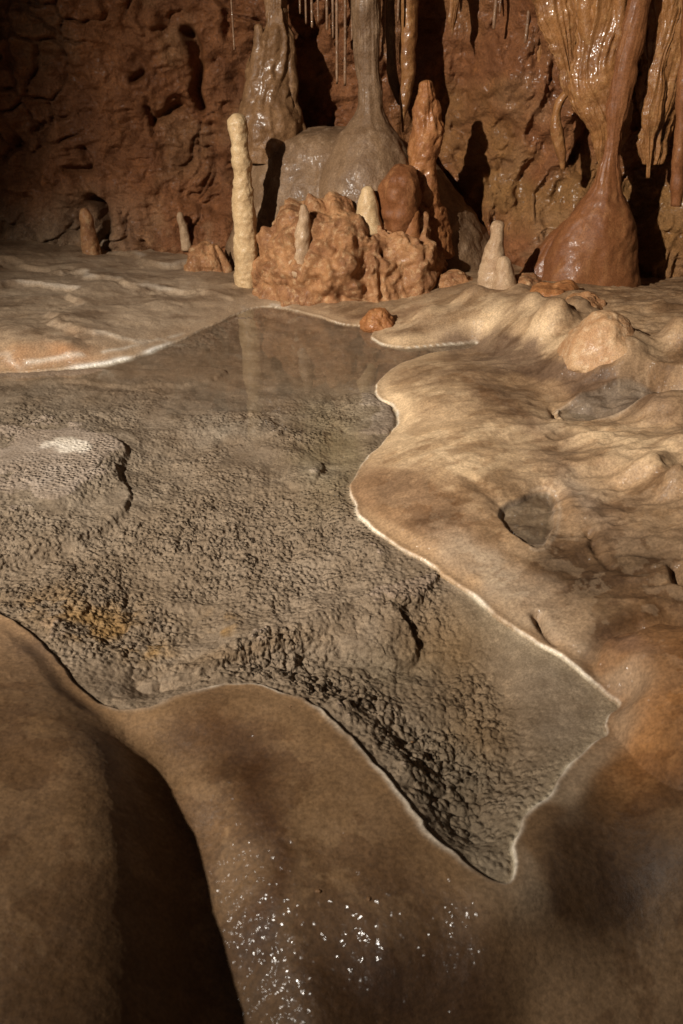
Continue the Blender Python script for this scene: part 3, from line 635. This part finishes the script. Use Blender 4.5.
for q, (px, pe, rr) in enumerate([(663,120,5),(681,70,7),(669,60,6),(690,150,7),(640,60,4),(676,30,9),(452,30,4),(540,60,4),(706,120,9),(725,170,10)]):
    yq = (4.52 if px > 600 else 4.72)+.1*rq.rand() if px > 560 else 5.0
    tx = px+rq.uniform(-4, 4)
    thing('drapery', sweep([(tx, -60, rr*1.5), (tx+2, -10, rr*1.3), (px+1, pe*.5, rr), (px, pe*.8, rr*.7), (px+rq.uniform(-2, 2), pe, rr*.3), (px, pe+8, .8)], yq, noise=(.014, 12), flutes=(.01, 7), fine=(.004, 40), seed=301+q*3, seg=64), M['curtain'],
          'one of the small plain ochre flows fringing the top of the right wall', 'drapery', 'small ochre flows fringing the right wall')
# left side
thing('stalagmite', sweep([(85,212,4.5),(87,222,6),(89,238,7.5),(92,255,9.5),(94,275,12)], 5.12, noise=(.01, 12), fine=(.005, 40), seed=161), M['rubble'], 'small brown leaning stalagmite against the wall at the far left', 'stalagmite')
thing('stalagmite', sweep([(180,214,2.5),(181,221,3.5),(184,230,4.5),(186,250,5.5)], 5.2, noise=(.008, 12), fine=(.004, 40), seed=163), M['cream'], 'tiny pale stub of a stalagmite low on the wall left of the tall one', 'stalagmite')
thing('boulder', [('cone', dome(209, 272, 4.95, .13, .17, .12, big=(.03, 9), fine=(.012, 30), seed=165, slump=.4)),
      ('spur', sweep([(217,247,2.5),(222,256,3.5),(227,268,5),(231,285,6)], 4.85, noise=(.005, 20), seed=166))], M['rubble'], 'low reddish cone of rock left of the tall pale stalagmite', 'boulder')
# lumps on the right bank
def lump(px, py, z, rx, rz, ry, mat, lab, **k):
    a, b = G(px, py, z); _, v = proj(a, b, z)
    thing('boulder', dome(px, py, b, rx, rz, ry, **k), M[mat], lab, 'boulder')
bx, by = G(606, 352, .15)
thing('boulder', dome(605, 345, by, .125, .14, .13, e=2.3, n=(140, 220), big=(.022, 7), fine=(.003, 40), seed=171, slump=.55), M['lump'],
      'largest rounded peach boulder on the right bank in front of the bell base', 'boulder')
lump(553, 294, .18, .11, .055, .12, 'orange', 'flat orange lump on the right bank between the double stalagmite and the bell shaped base', big=(.03, 9), fine=(.004, 40), seed=177)
lump(527, 284, .17, .07, .045, .09, 'rubble', 'small brown lump beside the pale double stalagmite', big=(.02, 12), fine=(.004, 40), seed=179)
lump(582, 306, .18, .10, .05, .10, 'rubble', 'dull brown lump tucked behind the largest peach boulder', big=(.03, 12), fine=(.006, 40), seed=181)
lump(378, 322, .03, .075, .075, .07, 'orange', 'small orange cone shaped lump at the foot of the rubble mound', big=(.015, 12), fine=(.006, 40), seed=183, slump=.4)
lump(455, 282, .1, .10, .05, .10, 'rubble', 'small flat brown lump at the right foot of the rubble mound', big=(.02, 12), fine=(.008, 30), seed=187, slump=.2)
# soda straws
ST = [(234,50,.9,'leftmost soda straw, alone on the dark wall'),(306,24,1.0,''),(312,28,1.3,''),(318,22,1.0,''),(327,30,1.4,''),(333,38,1.2,''),(337,82,1.4,''),(345,84,1.4,''),(352,40,1.2,''),(384,44,1.2,''),(398,22,1.2,''),(415,34,1.4,''),
      (461,12,1.3,''),(494,29,1.7,'thicker soda straw, left one of the row right of the orange stalagmite'),(500,13,1.2,''),(520,24,1.5,''),(526,43,1.6,''),(582,14,1.2,''),(300,14,1.0,''),(372,26,1.0,'')]
for q, (px, pe, r, lab) in enumerate(ST):
    Yq = 4.95+.18*((q*37) % 10)/10
    c, sc = P(px, pe, Yq); 
    tpx, tpy = proj(c[0], c[1], 1.95)
    V, F = sweep([(tpx, tpy, r*1.35), ((px+tpx)/2, (pe+tpy)/2, r*1.15), (px, pe-6, r), (px, pe, r*.45)], Yq, seg=14, step=.02, noise=(.002, 20), seed=q, top=False)
    thing('soda_straw', (V, F), M['straw'], lab if lab else ('thin brown soda straw hanging in the row left of the bell footed column' if px < 368 else 'thin brown soda straw hanging to the right of the bell footed column'), 'soda straw', 'soda straws hanging from the overhang')
# grit and drip marks on the near flowstone
for q, (px, py, r) in enumerate([(318,893,.0035),(368,901,.003),(413,726,.002),(290,712,.002)]):
    zq = -.005
    a, b = G(px, py, zq)
    i = np.argmin((X-a)**2+(Y-b)**2)
    thing('pebble', dome(*proj(X[i], Y[i], Z[i]+r*.4), Y[i], r*1.3, r*.8, r, n=(14, 20), big=(.001, 200), seed=q+200), M['wet'] if 'wet' in M else M['brown'],
          ['dark speck of grit on the near bank, left of the wet glints', 'dark speck of grit just above the wet glints', 'tiny dark grain near the near rim', 'tiny dark grain on the near bank by the rim'][q], 'pebble')

# ------------------------------------------------------------------ light
w = bpy.data.worlds.new('World'); S.world = w; w.use_nodes = True
w.node_tree.nodes['Background'].inputs[0].default_value = (.9, .75, .62, 1); w.node_tree.nodes['Background'].inputs[1].default_value = .04
ld = bpy.data.lights.new('cave_lamp', 'SPOT'); lo = bpy.data.objects.new('cave_lamp', ld); COL.objects.link(lo)
lo.location = (-3.6, -1.2, 3.6)
from mathutils import Vector
lo.rotation_euler = (Vector((.7, 3.75, 0.05))-Vector(lo.location)).to_track_quat('-Z', 'Y').to_euler()
ld.energy = 3350; ld.spot_size = math.radians(54); ld.spot_blend = 1.0; ld.shadow_soft_size = .05; ld.color = (1, .93, .83)
S.render.engine = 'CYCLES'
vs_ = S.view_settings; vs_.view_transform = 'Standard'; vs_.look = 'None'; vs_.exposure = 0; vs_.gamma = 1
